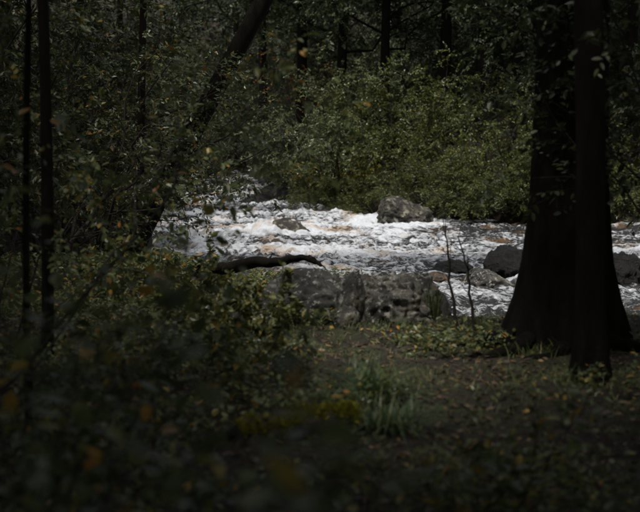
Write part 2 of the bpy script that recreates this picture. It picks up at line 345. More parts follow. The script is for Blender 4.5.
# ------------------------------------------------------------------ water
ROCKS_IN_RIVER = []      # (x, y, radius, foam strength)
foam_rock = P(277, 238, 43.0); ROCKS_IN_RIVER.append((foam_rock.x, foam_rock.y, 1.0))
boulder_p = P(400, 233, 47.0); ROCKS_IN_RIVER.append((boulder_p.x, boulder_p.y, 1.1))
wx_ = axis([(-24, -12, .3), (-12, -6, .10), (-6, 8, .045), (8, 14, .15)]); wy_ = axis([(18.5, 28, .12), (28, 60, .09), (60, 100, .14)])
WX, WY = np.meshgrid(wx_, wy_)
def water_fields(x, y):
    # flow runs from the upper left channel and swings right in the pool below
    ang = np.interp(y, [22, 40, 52, 64, 90], [.15, .35, .9, 1.25, 1.3])
    ca, sa = np.cos(-.35 + 0 * ang), np.sin(-.35 + 0 * ang)
    u = x * ca - y * sa; v = x * sa + y * ca
    dist = fbm(x * .5, y * .5, 4.4, 3)
    turb = .55 + .45 * sstep(3.5, -1.5, x - .04 * (y - 40)) + .25 * dist
    turb = np.clip(turb * sstep(13, 25, y + 1.2 * dist) + .15, .12, 1.2)
    big = fbm(u * .55 + dist, v * .75, 1.2, 3)
    rid = fbm(u * 1.1 + dist, v * 1.5 - dist, 6.6, 4, ridged=True)
    fine = fbm(u * 3.2, v * 3.8, 2.9, 4)
    cr = fbm(x * .75 + 1.5 * dist, y * 1.5 + .5 * dist, 3.7, 3, ridged=True)
    chop = fbm(u * 6.5, v * 6.5, 8.3, 3)
    h = 1.45 * turb * (.17 * big + .12 * (rid - .2) + .12 * (cr - .2) + .08 * fine + .035 * chop)
    casc = np.zeros_like(x)
    for y0, wd in ((39, 3), (43.5, 1.6), (48, 2), (53, 1.8), (58, 1.6), (63, 2), (68, 2), (74, 3)):
        casc = np.maximum(casc, np.exp(-((y - y0 + wd * .5 + .8 * dist + .9 * big) / (wd * .55))**2))
    foam = .14 + .30 * fbm(x * .35 + dist, y * 1.9, 5.5, 3) + .34 * turb * rid + .30 * turb * cr + .20 * big + .26 * casc + .14 * dist + .25 * fine + .2 * chop
    for rx, ry, rr in ROCKS_IN_RIVER:
        dd = np.hypot((x - rx), (y - ry) * .6)
        foam = foam + .4 * np.exp(-((dd - rr) / .45)**2); h = h + .09 * np.exp(-((dd - rr) / .4)**2)
    for rx, ry, hh, rr, ff in ((foam_rock.x - .42, foam_rock.y - .55, .34, .42, .6), (foam_rock.x - .05, foam_rock.y - .75, .16, .35, .5), (boulder_p.x - 1.15, boulder_p.y - .2, .22, .4, .4), (P(207, 240, 40).x, 40.2, .26, .6, .4)):
        q = np.exp(-(((x - rx)**2 + (y - ry)**2) / rr**2)); h = h + hh * q * (1 + .5 * fine); foam = foam + ff * q
    foam = foam - .16 * sstep(1.0, -1.5, x) - .10 * sstep(50, 58, y)
    foam = foam - .22 * sstep(2.2, 5.5, x) * sstep(36, 44, y)
    tan = sstep(.12, .55, fbm(u * .8, v * .6, 12.1, 4) + .25 * big + .12 * casc) * .8
    return h, foam, tan
H, FO, TA = water_fields(WX, WY)
WZ = water_level(WY + .5 * fbm(WX * .5, WY * .3, 7.7, 2)) + H
wt = grid_tris(len(wx_), len(wy_)); inside = (river_sd(WX, WY) < .5).ravel()
wt = wt[inside[wt].all(1)]
used = np.unique(wt); remap = np.full(inside.size, -1); remap[used] = np.arange(len(used))
wm = mesh('water', np.stack([WX, WY, WZ], -1).reshape(-1, 3)[used], remap[wt], True, M['water'])
for nm, arr in (('foam', FO), ('tannin', TA)):
    a = wm.attributes.new(nm, 'FLOAT', 'POINT'); a.data.foreach_set('value', arr.ravel()[used].astype(np.float32))
structure('water', wm)

# ------------------------------------------------------------------ rocks
def rock_mesh(name, seed, size, mat, sub=5, rough=.22, cuts=7, fine=.05, flat_top=None, ridged=.10):
    rng = R(seed); bm = bmesh.new(); bmesh.ops.create_icosphere(bm, subdivisions=sub, radius=1)
    V = np.array([v.co[:] for v in bm.verts]); T = np.array([[v.index for v in f.verts] for f in bm.faces]); bm.free()
    for k in range(cuts):
        nn = unit(rng.normal(size=3)); c = .55 + .32 * rng.random()
        dd = V @ nn; over = np.maximum(dd - c, 0); V = V - nn * over[:, None] * .88
    if flat_top is not None:
        over = np.maximum(V[:, 2] - flat_top, 0); V[:, 2] -= over * .8
    o = rng.random(3) * 50
    q = V * 1.4 + o
    N = unit(V)
    disp = rough * fbm(q[:, 0], q[:, 1], q[:, 2], 4) + ridged * fbm(q[:, 0] * 2.2, q[:, 1] * 2.2, q[:, 2] * 1.6, 4, ridged=True) + fine * fbm(q[:, 0] * 6, q[:, 1] * 6, q[:, 2] * 6, 4)
    V = (V + N * disp[:, None]) * np.array(size)
    return mesh(name, V, T, True, mat)
def rock(name, label, loc, seed, size, mat, rz=0, group=None, cat='rock', tilt=(0, 0), **kw):
    o = ob(name, rock_mesh(name, seed, size, mat, **kw), loc=loc); o.rotation_euler = (tilt[0], tilt[1], rz)
    return tag(o, label, cat, group)

c = P(298, 300, 14.3)
rock('bank_rock', 'dark smooth humped rock with pale scuffed face on the near bank', (c.x, c.y + .15, -.03), 21, (.60, .50, .46), M['rock_smooth'], rz=.4, sub=6, cuts=8, ridged=.14, fine=.07)
c = P(385, 300, 14.3)
rock('bank_rock', 'craggy lichen-mottled grey rock beside the tall grass tuft on the near bank', (c.x, c.y + .15, .0), 34, (.58, .52, .46), M['rock_near'], rz=.2, sub=6, flat_top=.62, cuts=10, ridged=.24, fine=.10)
c = P(345, 324, 13.8)
rock('bank_rock', 'small pale rubble stone wedged below the crack between two bank rocks', (c.x, c.y, .04), 36, (.14, .12, .13), M['rock_near'], sub=5, ridged=.15)
c = P(350, 296, 14.0)
rock('bank_rock', 'narrow upright grey stone lining the crack between two bank rocks', (c.x, c.y, .14), 37, (.12, .16, .30), M['rock_near'], sub=5, ridged=.2, tilt=(0, .1))
wl = float(water_level(47.0))
rock('river_boulder', 'large lichen-grey boulder standing in the river by the far bank', (boulder_p.x, boulder_p.y, wl + .35), 52, (.98, .8, .62), M['rock_river'], rz=.1, sub=6, cuts=9, cat='boulder', ridged=.13)
wl = float(water_level(43.0))
rock('river_boulder', 'rounded boulder half drowned in white water midstream', (foam_rock.x + .25, foam_rock.y, wl + .02), 61, (.75, .7, .48), M['rock_river'], sub=5, cat='boulder')
for (px, py, d, sz, lab, mt, sd_) in (
    (510, 264, 30.5, (.52, .5, .36), 'black wet rock humped against the broad dark trunk', 'rock_wet', 171),
    (485, 284, 28.0, (.50, .45, .30), 'grey wet rock with white water spilling below it', 'rock_smooth', 72),
    (455, 272, 31.0, (.48, .4, .22), 'low dark wet rock breaking the water behind the thin saplings', 'rock_wet', 73),
    (432, 277, 28.5, (.40, .35, .09), 'flat wet rock coloured by orange light at the end of the craggy bank rock', 'rock_orange_lit', 74),
    (425, 290, 22.6, (.42, .35, .22), 'low black rock at the water edge behind the craggy bank rock', 'rock_wet', 75),
    (621, 268, 28.5, (.40, .4, .32), 'dark rock in the stream seen right of the broad trunk', 'rock_wet', 76),
    (300, 224, 47.5, (.6, .5, .16), 'low brown rock awash behind the drowned boulder', 'rock_river', 77),
    (205, 196, 62.0, (.7, .5, .35), 'dark rock parting the upper rapids', 'rock_wet', 78),
    (258, 205, 57.0, (.9, .8, .45), 'black rock under the overhang at the far bank', 'rock_wet', 79),
    (225, 205, 55.5, (.55, .45, .30), 'small wet rock splitting the white step of the upper rapids', 'rock_wet', 80),
    (345, 222, 49.5, (.55, .45, .24), 'brown rock splashed by foam beside the large grey boulder', 'rock_wet', 81)):
    q = P(px, py, d); w0 = float(water_level(d)); top_ = q.z + sz[2]; bot_ = min(q.z - sz[2], w0 - .22)   # seat it in the river bed
    q.z = (top_ + bot_) / 2; sz = (sz[0], sz[1], (top_ - bot_) / 2)
    rock('river_rock', lab, q, sd_, sz, M[mt], rz=sd_ * .7, sub=5, group=None, ridged=.2, fine=.09, cuts=9)
q = P(285, 200, 57.5)
rock('overhang_rock', 'black overhanging bank rock with dark hollow beneath leafy bushes', (q.x + .1, q.y + .6, q.z - .1), 91, (1.25, 1.0, .75), M['rock_wet'], sub=5)

# ------------------------------------------------------------------ trees
def trunk_mesh(name, seed, H, r0, r1, lean=(0, 0), flare=.6, nseg=40, nside=28, curve=.03, furrow=.06):
    rng = R(seed); t = np.linspace(0, 1, nseg + 1)**1.25; a = np.arange(nside) / nside * 2 * math.pi
    tt, aa = np.meshgrid(t, a, indexing='ij'); z = tt * H - .25
    r = r0 + (r1 - r0) * tt
    lob = .5 + .5 * np.cos(aa * 5 + rng.random() * 6 + .6 * np.sin(aa * 2))
    r = r * (1 + flare * (.45 + .9 * lob) * np.exp(-np.maximum(z, 0) / (r0 * 1.6)))
    r = r * (1 + furrow * fbm(np.cos(aa) * 3.2, np.sin(aa) * 3.2, z * .9 + seed, 3, ridged=True) + .05 * fbm(np.cos(aa), np.sin(aa), z * .7 + seed * 2, 2))
    cx = lean[0] * z + curve * H * np.sin(tt * 4 + rng.random() * 6) * tt; cy = lean[1] * z + curve * H * np.sin(tt * 3 + rng.random() * 6) * tt
    V = np.stack([cx + r * np.cos(aa), cy + r * np.sin(aa), z], -1).reshape(-1, 3)
    i = np.arange(nseg)[:, None]; j = np.arange(nside)[None, :]; j2 = (j + 1) % nside
    A = (i * nside + j).ravel(); B = (i * nside + j2).ravel(); C = ((i + 1) * nside + j2).ravel(); D = ((i + 1) * nside + j).ravel()
    T = np.concatenate([np.stack([A, B, C], 1), np.stack([A, C, D], 1)])
    axis_pts = lambda f: np.array([np.interp(f, t, cx[:, 0]), np.interp(f, t, cy[:, 0]), np.interp(f, t, z[:, 0])])
    return V, T, axis_pts
def make_tree(name, label, cat, seed, H, r0, r1=.08, lean=(0, 0), crown0=.38, limbs=16, limb_len=4.2, kb=9, kt=7, kl=13, leaf=.2, lm='leaf_dark', flare=.6, group=None, loc=(0, 0, 0), rz=0, curve=.02, wr=.55, bend=-.12, up=.05, side=None):
    rng = R(seed); root = thing(name, label, cat, loc, group, rz)
    V, T, ax = trunk_mesh(name, seed, H, r0, r1, lean, flare, curve=curve)
    acc = Acc(); acc.add(V, T)
    f = np.linspace(crown0, .97, limbs); S = np.array([ax(q) for q in f])
    az = 2.39996 * np.arange(limbs) + rng.random(limbs) * .6
    if side is not None: az = side[0] + (rng.random(limbs) - .5) * side[1]
    el = .15 + .5 * rng.random(limbs) + .5 * (f - crown0)
    D = np.stack([np.cos(az) * np.cos(el), np.sin(az) * np.cos(el), np.sin(el)], 1)
    L = limb_len * (1.1 - .55 * (f - crown0) / (1 - crown0)) * (.75 + .5 * rng.random(limbs))
    B = np.zeros((limbs, 3)); B[:, 2] = bend * L
    lb = Br(S, D, L, B, r0 * .28 * (1.1 - .7 * f), .012, rng, .05)
    acc.add(*lb.tubes(7, 6))
    b2 = lb.kids(rng, kb, .22, 1.0, .85, .42, -.12, up); acc.add(*b2.tubes(4, 4))
    b3 = b2.kids(rng, kt, .15, 1.0, .8, .5, -.15, 0); acc.add(*b3.tubes(2, 3))
    ob('trunk', acc.mesh('trunk', M['bark'], True), root)
    lf = b3.leaves(rng, kl, leaf)
    V, T = leaf_geo(*lf, wr=wr); o = ob('crown', mesh('crown', V, T, False, M[lm]), root); o['kind'] = 'stuff'
    return root
def make_bush(name, label, cat, seed, height=4.5, stems=11, spread=.75, k1=12, k2=9, kl=13, leaf=.09, lm='leaf_far', wr=.5, group=None, loc=(0, 0, 0), rz=0, r=.035, droop=-.22, oval=False, flat=.75, ratio1=.38, ratio2=.4, mix=None, base=.3, t1=.2):
    rng = R(seed); root = thing(name, label, cat, loc, group, rz)
    az = 2.39996 * np.arange(stems) + rng.random(stems); sp = spread * np.sqrt((np.arange(stems) + .5) / stems) * (.8 + .4 * rng.random(stems))
    D = np.stack([np.cos(az) * np.sin(sp), np.sin(az) * np.sin(sp), np.cos(sp)], 1)
    S = np.stack([np.cos(az) * base * sp, np.sin(az) * base * sp, np.full(stems, -.1)], 1)
    L = height * (.75 + .4 * rng.random(stems)) * (1.05 + .15 * sp); B = np.zeros((stems, 3)); B[:, :2] = D[:, :2] * L[:, None] * .15; B[:, 2] = droop * L * sp
    st = Br(S, D, L, B, r * (.7 + .6 * rng.random(stems)), r * .2, rng, .05)
    acc = Acc(); acc.add(*st.tubes(8, 5))
    b1 = st.kids(rng, k1, t1, 1.0, .8, ratio1, -.15, .05); acc.add(*b1.tubes(4, 3))
    b2 = b1.kids(rng, k2, .12, 1.0, .75, ratio2, -.15, 0); acc.add(*b2.tubes(2, 3))
    ob('stem', acc.mesh('stem', M['twig'], True), root)
    V, T = leaf_geo(*b2.leaves(rng, kl, leaf, flat=flat), wr=wr, oval=oval)
    o = ob('foliage', mesh('foliage', V, T, False, M[lm]), root); o['kind'] = 'stuff'
    return root

# --- the near wood: trunks in the picture
d = 12.5; b = P(563, 335, d)
make_tree('old_tree', 'broad dark tree trunk with flared roots on the near bank', 'tree', 3, 17, .32, .12, crown0=.40, limbs=18, limb_len=3.0, leaf=.2, kl=14, flare=.75, side=(-1.5, 2.2), loc=(b.x, d, gz1(b.x, d)))  # limbs out of view kept to one side to steer the shade
d = 10.3; b = P(590, 380, d)
make_tree('slim_tree', 'slimmer black trunk standing just in front of the broad trunk', 'tree', 4, 13, .105, .05, crown0=.45, limbs=13, limb_len=2.6, leaf=.19, flare=.5, side=(-1.8, 1.8), loc=(b.x, d, gz1(b.x, d)))  # limbs out of view turned sunward so the crown shades its trunk
d = 30.0; b = P(124, 232, d)
make_tree('leaning_tree', 'dark trunk leaning over the river from the left bank', 'tree', 5, 15, .24, .10, lean=(.54, .02), crown0=.42, limbs=14, limb_len=4.2, leaf=.2, flare=.4, loc=(b.x, d, gz1(b.x, d)), curve=.006)
for px, d, r0, H, sd_, lab in ((45, 11.0, .046, 11, 6, 'straight dark pole-like trunk behind the blurred leafy saplings'),
                               (27, 8.0, .022, 7, 7, 'thin dark stem beside the pole-like trunk, crossed by blurred leaves'),
                               (140, 22.0, .06, 12, 8, 'slender dark trunk between the pole-like trunk and the leaning trunk')):
    x = (px - 320) / FPX * d
    make_tree('young_tree', lab, 'tree', sd_, H, r0, r0 * .4, crown0=.72, limbs=7, limb_len=.9, leaf=.13, loc=(x, d, gz1(x, d)), flare=.3, kb=7)
# --- trees added beside and behind the view, placed to shade the near side
shade_proto = make_tree('shade_tree', 'tall broadleaf tree added out of view to shade the near bank', 'tree', 11, 16, .22, .08, crown0=.33, limbs=20, limb_len=5.6, kb=10, kt=8, kl=15, leaf=.22, group='added trees shading the near bank', loc=(-6.4, 3.6, 0))
G = 'added trees shading the near bank'
rng = R(101)
shade_spots = [(3.9, 3.2), (-6.6, 24), (-9.2, 31), (4.4, .6), (-5.2, 0), (6.8, 9.2), (4.8, 5.4), (-6.5, 5.6), (6.3, 2.5), (7.9, 8.5), (-8.6, 9.2), (1.2, -4.2), (-8.4, 15.0), (-7.6, 21.5), (-8.8, 27.5), (-10.2, 35), (-11.6, 41), (9.6, 14.5), (-10.6, 47), (-3.2, -.6), (2.8, -.4), (-3.6, -1.0), (3.4, -1.5), (-1.4, -5.5), (3.0, -7.5), (-6.5, -5.5), (8, -3), (-8.5, 2), (9.5, 4), (-9.0, 10.5), (10.5, 11), (-13, 8), (14, 10.5),
         (-10.5, 18.5), (-15, 16), (12.5, 17), (17, 18), (-11.5, 26), (-16, 24), (15, 22.5), (-12, 33), (-17, 31), (-13, 41), (-18, 43), (-14.4, 50), (-17, 58), (-20, 66), (0, -12), (-9, -12), (8, -12), (-23, 36), (-22, 52), (20, 23), (25, 26)]
for x, y in shade_spots:
    dup(shade_proto, (x, y, gz1(x, y) - .05), rng.random() * 6.28, .85 + .3 * rng.random(),
        'tall broadleaf tree added out of view to shade the left bank' if x < 0 and y > 12 else 'tall broadleaf tree added out of view to shade the ground right of the broad trunk' if x > 0 and y > 8 else None,
        'added trees shading the left bank' if x < 0 and y > 12 else 'added trees shading the ground right of the broad trunk' if x > 0 and y > 8 else None)

# --- far wood on the slope
far_proto = make_tree('forest_tree', 'dark-trunked tree of the wood on the slope across the river', 'tree', 12, 19, .24, .08, crown0=.30, limbs=22, limb_len=5.4, kb=9, kt=9, kl=22, leaf=.14, group='trees on the far slope', loc=(P(485, 0, 66).x, 66, gz1(P(485, 0, 66).x, 66)))
for px, d in ((575, 52), (628, 56), (300, 63), (516, 60), (445, 60.5), (385, 61), (340, 62), (485, 58.5), (265, 72), (240, 86), (265, 98), (225, 106), (570, 66), (625, 64), (670, 66), (335, 88), (400, 88), (470, 82), (540, 75), (620, 78), (175, 106), (120, 110), (60, 104), (10, 112), (300, 104), (380, 108), (460, 104), (540, 98), (700, 72), (780, 64), (850, 60), (690, 92), (240, 118), (320, 124), (420, 126), (500, 120), (590, 116), (140, 126), (50, 126), (680, 112)):  # first two added for their crowns, to shade the bushes at the right
    x = (px - 320) / FPX * d
    dup(far_proto, (x, d, gz1(x, d) - .1), rng.random() * 6.28, .85 + .35 * rng.random())

# --- bushes of the far bank
def far_bush(px, d, **kw):
    x = (px - 320) / FPX * d; kw['loc'] = (x, d, gz1(x, d) - .05); return make_bush(**kw)
b_main = far_bush(352, 55.2, name='alder_bush', label='big pale-leaved bush arching over the far bank behind the boulder', cat='bush', seed=31, height=4.3, stems=13, k1=14, k2=11, kl=20, lm='leaf_silver', leaf=.07)
b_two = far_bush(412, 54.4, name='alder_bush', label='tall olive-green bush rising right behind the large grey boulder', cat='bush', seed=32, height=4.4, stems=13, k1=14, k2=11, kl=20, lm='leaf_far', leaf=.07)
b_right = far_bush(505, 50.2, name='alder_bush', label='dense green bush drooping to the water beside the broad trunk', cat='bush', seed=33, height=3.4, stems=12, k1=14, k2=11, kl=20, lm='leaf_far', leaf=.065, droop=-.35, spread=.95)
b_left = far_bush(228, 86, name='alder_bush', label='loose olive bush above the top of the rapids', cat='bush', seed=34, height=6.5, stems=13, k1=14, k2=11, kl=20, lm='leaf_olive', leaf=.09)
b_yel = far_bush(352, 54.2, name='yellow_bush', label='low bush with yellowing leaves at the foot of the pale-leaved bush', cat='bush', seed=35, height=1.5, stems=9, k1=9, k2=7, kl=9, lm='leaf_yellow', leaf=.07)
dup(b_yel, (P(318, 200, 55.5).x, 55.6, gz1(P(318, 200, 55.5).x, 55.6)), 1.2, .8, 'small yellow-leaved bush beside the overhanging bank rock')
b_low = far_bush(295, 57.5, name='alder_bush', label='silvery bush spilling over the overhanging bank rock', cat='bush', seed=36, height=2.6, stems=12, k1=12, k2=10, kl=18, lm='leaf_silver', leaf=.065, droop=-.4, spread=1.0)
far_bush(318, 62.5, name='rowan_bush', label='sparse young tree with orange leaves behind the pale-leaved bush', cat='tree', seed=37, height=5.2, stems=5, spread=.35, k1=8, k2=4, kl=6, lm='leaf_autumn', leaf=.09, t1=.55)
b_dark = far_bush(330, 76, name='alder_bush', label='x', cat='bush', seed=38, height=4.6, stems=12, k1=13, k2=10, kl=13, lm='leaf_dark', leaf=.09)  # dark leaf set puts under-canopy shade into the backdrop's colour
G = 'bushes under the trees of the far slope'; LB = 'bush with shade-dark leaves in the undergrowth of the slope across the river'
for i, (px, d, s) in enumerate(((330, 76, 1.3), (262, 82, 1.2), (300, 68, .9), (395, 66, .9), (462, 64, .8), (540, 56, .8), (480, 69, 1.0), (410, 74, 1.4), (250, 97, 1.6), (205, 101, 1.6), (285, 90, 1.5), (500, 72, 1.4), (560, 64, 1.2), (600, 54, 1.0), (640, 58, 1.1), (360, 92, 1.6), (440, 92, 1.6), (520, 88, 1.5), (160, 110, 1.7), (580, 76, 1.4), (690, 58, 1.2), (110, 108, 1.6), (60, 104, 1.5), (10, 104, 1.5), (300, 110, 1.8), (400, 112, 1.8), (500, 108, 1.8), (610, 98, 1.7))):
    x = (px - 320) / FPX * d
    if i == 0: b_dark.scale = (s, s, s); b_dark['label'] = LB; b_dark['group'] = G; continue
    dup(b_dark, (x, d, gz1(x, d) - .1), rng.random() * 6.28, s, LB, G)

G = 'bushes drooping along the far bank'; ORD = ['first', 'second', 'third', 'fourth', 'fifth', 'sixth', 'seventh', 'eighth', 'ninth', 'tenth', 'eleventh', 'twelfth', 'thirteenth', 'fourteenth', 'fifteenth', 'sixteenth', 'seventeenth', 'eighteenth']
for i, (px, d, s) in enumerate(((432, 49.6, .55), (456, 48.9, .55), (480, 48.4, .6), (508, 47.9, .62), (535, 47.8, .65), (565, 48.2, .7), (597, 48.5, .7), (635, 48.9, .7), (680, 49.2, .7))):
    x = (px - 320) / FPX * d
    dup((b_right, b_low)[i % 2], (x, d, gz1(x, d) - .1), rng.random() * 6.28, (s * 1.2, s * 1.1, s), ORD[i] + ' low bush drooping to the water from the large grey boulder towards the trunks', G)
for i, (px, d, s) in enumerate(((375, 52.0, .5), (352, 53.0, .42), (332, 53.6, .42), (312, 54.6, .4))):
    x = (px - 320) / FPX * d
    dup((b_right, b_low)[i % 2], (x, d, gz1(x, d) - .1), rng.random() * 6.28, (s * 1.15, s, s * .85), ORD[i] + ' low bush drooping to the water from the boulder towards the overhanging rock', G)
def row_labels(stem, f, text):
    it = sorted((320 + o.location.x / o.location.y * FPX, o) for o in bpy.data.objects if o.parent is None and o.name.split('.')[0] == stem and f(o))
    for (px, o), w_ in zip(it, ORD): o['label'] = w_ + text
row_labels('forest_tree', lambda o: o.location.y < 70.5 and -5 < o.location.x < 14, ' dark trunk of the front row on the far slope, counted from the leaning trunk')
row_labels('alder_bush', lambda o: o.get('group', '').startswith('bushes under') and o.location.y < 80.5 and -5 < o.location.x < 14, ' shade-dark undergrowth bush on the far slope, counted from the leaning trunk')
# --- understorey on the left bank
mid = make_bush('hazel_bush', 'dark hazel bush in the undergrowth along the left bank', 'bush', 41, height=3.3, stems=11, k1=11, k2=8, kl=10, lm='leaf_shade', leaf=.075, oval=False, group='hazel bushes along the left bank', loc=(-3.9, 26.5, gz1(-3.9, 26.5)))
hz = [(26.5, mid)]
for x, y, s in ((-4.6, 30.5, 1.1), (-4.4, 22.5, 1.05), (-3.4, 19.5, .8), (-5.6, 34, 1.1), (-5.0, 39.5, 1.0), (-6.4, 44, 1.1), (-7.0, 50, 1.1), (-8.3, 56, 1.2), (-9.6, 62, 1.3), (-11.5, 69, 1.3), (-8.2, 40, 1.5), (-6.6, 27, 1.4), (-10, 52, 1.6), (-13, 62, 1.7), (-5.8, 17.5, 1.2), (-14, 75, 1.7), (-7.5, 33, 1.6)):
    hz.append((y, dup(mid, (x, y, gz1(x, y) - .05), rng.random() * 6.28, s)))
hz.sort(key=lambda q: q[0])
for (y, o), w_ in zip(hz, ORD): o['label'] = w_ + ' dark hazel bush up the left bank, counted from the fallen bough upstream'
for x, y, s in ((5.2, 14.0, .9), (6.4, 17.0, 1.0), (7.2, 21.5, 1.0), (4.3, 10.8, .7), (8.8, 24.5, 1.1)):
    dup(mid, (x, y, gz1(x, y) - .05), rng.random() * 6.28, s, 'dark bush on the near bank to the right of the slim black trunk', 'bushes right of the trunks')

# --- beech saplings with fine sprays at upper left
make_bush('beech_sapling', 'tall beech sapling with spreading sprays of green and yellow leaves by the pole-like trunk', 'sapling', 44, height=2.6, stems=9, spread=.8, k1=9, k2=6, kl=8, lm='leaf_near', leaf=.055, wr=.55, oval=True, loc=(-2.35, 8.6, gz1(-2.35, 8.6)), r=.012, droop=-.10, t1=.42)
make_bush('beech_sapling', 'smaller beech sapling with drooping leafy sprays in front of the upper rapids', 'sapling', 45, height=1.9, stems=8, spread=.8, k1=8, k2=6, kl=8, lm='leaf_near', leaf=.05, wr=.55, oval=True, loc=(-2.6, 11.8, gz1(-2.6, 11.8)), r=.01, droop=-.15, t1=.35)
make_bush('beech_sapling', 'tall dark sapling with leafy boughs right of the slim black trunk', 'sapling', 49, height=3.1, stems=10, spread=.55, k1=10, k2=7, kl=9, lm='leaf_dark', leaf=.06, wr=.55, oval=True, loc=(3.15, 11.6, gz1(3.15, 11.6)), r=.014, droop=-.15, t1=.45)
make_bush('hazel_sapling', 'leafy yellow-green shrub in front of the smooth humped bank rock', 'shrub', 46, height=.60, stems=13, spread=.75, k1=8, k2=5, kl=6, lm='leaf_olive', leaf=.055, wr=.6, oval=True, loc=(-.72, 12.2, gz1(-.72, 12.2)), r=.008)
make_bush('hazel_sapling', 'low green shrub on the ground left of the mossy log', 'shrub', 47, height=.6, stems=10, spread=.9, k1=7, k2=4, kl=6, lm='leaf_near', leaf=.05, wr=.6, oval=True, loc=(-.85, 10.2, gz1(-.85, 10.2)), r=.007)
make_bush('hazel_sapling', 'bushy shrub on the ridge left of the dark fallen bough', 'shrub', 48, height=.7, stems=10, spread=.8, k1=7, k2=5, kl=7, lm='leaf_near', leaf=.05, wr=.6, oval=True, loc=(-1.75, 15.6, gz1(-1.75, 15.6)), r=.008)

# --- close, blurred saplings: every leaf is a piece of its own
def leaf_piece(name, mat, wr):
    n = 5; V = []; T = []
    for i in range(n + 1):
        t = i / n; wdt = wr * .5 * (math.sin(math.pi * t**.8)**.8 if 0 < t < 1 else 0)
        cz = -.10 * t * t
        V += [(t, 0, cz), (t, wdt, cz + wdt * .22), (t, -wdt, cz + wdt * .22)]
    for i in range(n):
        a = i * 3; T += [(a, a + 3, a + 4), (a, a + 4, a + 1), (a, a + 2, a + 5), (a, a + 5, a + 3)]
    return mesh(name, V, T, True, mat)
LEAF = [leaf_piece('leaf', M['leaf_near'], .62), leaf_piece('leaf', M['leaf_near'], .72), leaf_piece('leaf', M['leaf_dark'], .6)]
def near_sapling(label, loc, seed, height, stems, k1, kl, leaf, spread=.45, bare=.35, lean=(0, 0), cat='sapling', mixd=.3, name='leafy_sapling', meshes=None, cap=290):
    rng = R(seed); root = thing(name, label, cat, loc)
    az = 2.39996 * np.arange(stems) + rng.random(stems); sp = spread * (.3 + .9 * rng.random(stems))
    D = np.stack([np.cos(az) * np.sin(sp) + lean[0], np.sin(az) * np.sin(sp) + lean[1], np.cos(sp)], 1)
    S = np.zeros((stems, 3)); S[:, :2] = D[:, :2] * .12; S[:, 2] = -.05
    L = height * (.8 + .35 * rng.random(stems)); B = np.zeros((stems, 3)); B[:, :2] = D[:, :2] * .2 * L[:, None]; B[:, 2] = -.12 * L
    st = Br(S, D, L, B, .006, .002, rng, .03); acc = Acc(); acc.add(*st.tubes(8, 5))
    b1 = st.kids(rng, k1, bare, 1.0, .95, .30, -.06, .05, rr=.6); acc.add(*b1.tubes(5, 4))
    ob('stem', acc.mesh('stem', M['twig'], True), root)
    p, d, n, L = b1.leaves(rng, kl, leaf, flat=1.2)
    idx = rng.permutation(len(p))[:cap]
    for i in idx:
        me = (meshes or LEAF)[2 if rng.random() < mixd and not meshes else rng.integers(2)]
        o = ob('leaf', me, root)
        y = np.cross(n[i], d[i]); s = L[i]
        o.matrix_local = Matrix(((d[i][0]*s, y[0]*s, n[i][0]*s, p[i][0]), (d[i][1]*s, y[1]*s, n[i][1]*s, p[i][1]), (d[i][2]*s, y[2]*s, n[i][2]*s, p[i][2]), (0, 0, 0, 1)))
    return root
near_sapling('blurred sapling thick with green leaves, tallest of those close at the left', (-.55, 2.6, gz1(-.55, 2.6)), 201, 1.40, 7, 9, 6, .062)
near_sapling('blurred sapling close at the left with leaves reaching towards the river', (-.40, 2.9, gz1(-.40, 2.9)), 202, 1.22, 6, 8, 6, .06, lean=(.02, 0))
near_sapling('blurred leafy sapling behind the tallest close sapling', (-1.0, 4.2, gz1(-1.0, 4.2)), 203, 1.45, 7, 9, 6, .062)
near_sapling('blurred sapling with sparse sprays in front of the near-bank shrubs', (-1.02, 4.9, gz1(-1.02, 4.9)), 204, 1.15, 6, 8, 6, .055)
near_sapling('blurred sapling with broad pale leaves hiding the foot of the pole-like trunk', (-.98, 5.4, gz1(-.98, 5.4)), 209, 1.25, 8, 9, 6, .06)
near_sapling('blurred leafy sapling beside the thin dark stem', (-1.25, 6.0, gz1(-1.25, 6.0)), 210, 1.7, 8, 9, 6, .06)
near_sapling('blurred sapling with large soft leaves closest of all the saplings', (-.36, 2.0, gz1(-.36, 2.0)), 211, 1.30, 6, 8, 6, .06)
near_sapling('blurred mid-height sapling between the close saplings and the ridge shrub', (-.95, 7.0, gz1(-.95, 7.0)), 212, 1.15, 8, 9, 6, .055)
near_sapling('low blurred leafy plant at the dark foot of the close saplings', (-.62, 3.5, gz1(-.62, 3.5)), 205, .85, 7, 8, 6, .055)
near_sapling('low blurred plant with dim leaves left of the mossy log', (-.50, 4.6, gz1(-.50, 4.6)), 206, .62, 6, 7, 6, .05)
near_sapling('small blurred sapling with a few yellow and orange leaves before the slim trunk', (1.05, 7.2, gz1(1.05, 7.2)), 207, .55, 5, 6, 5, .05)
near_sapling('low dim plant in the shade right of the sedge tuft', (.72, 6.3, gz1(.72, 6.3)), 208, .4, 6, 6, 5, .05)

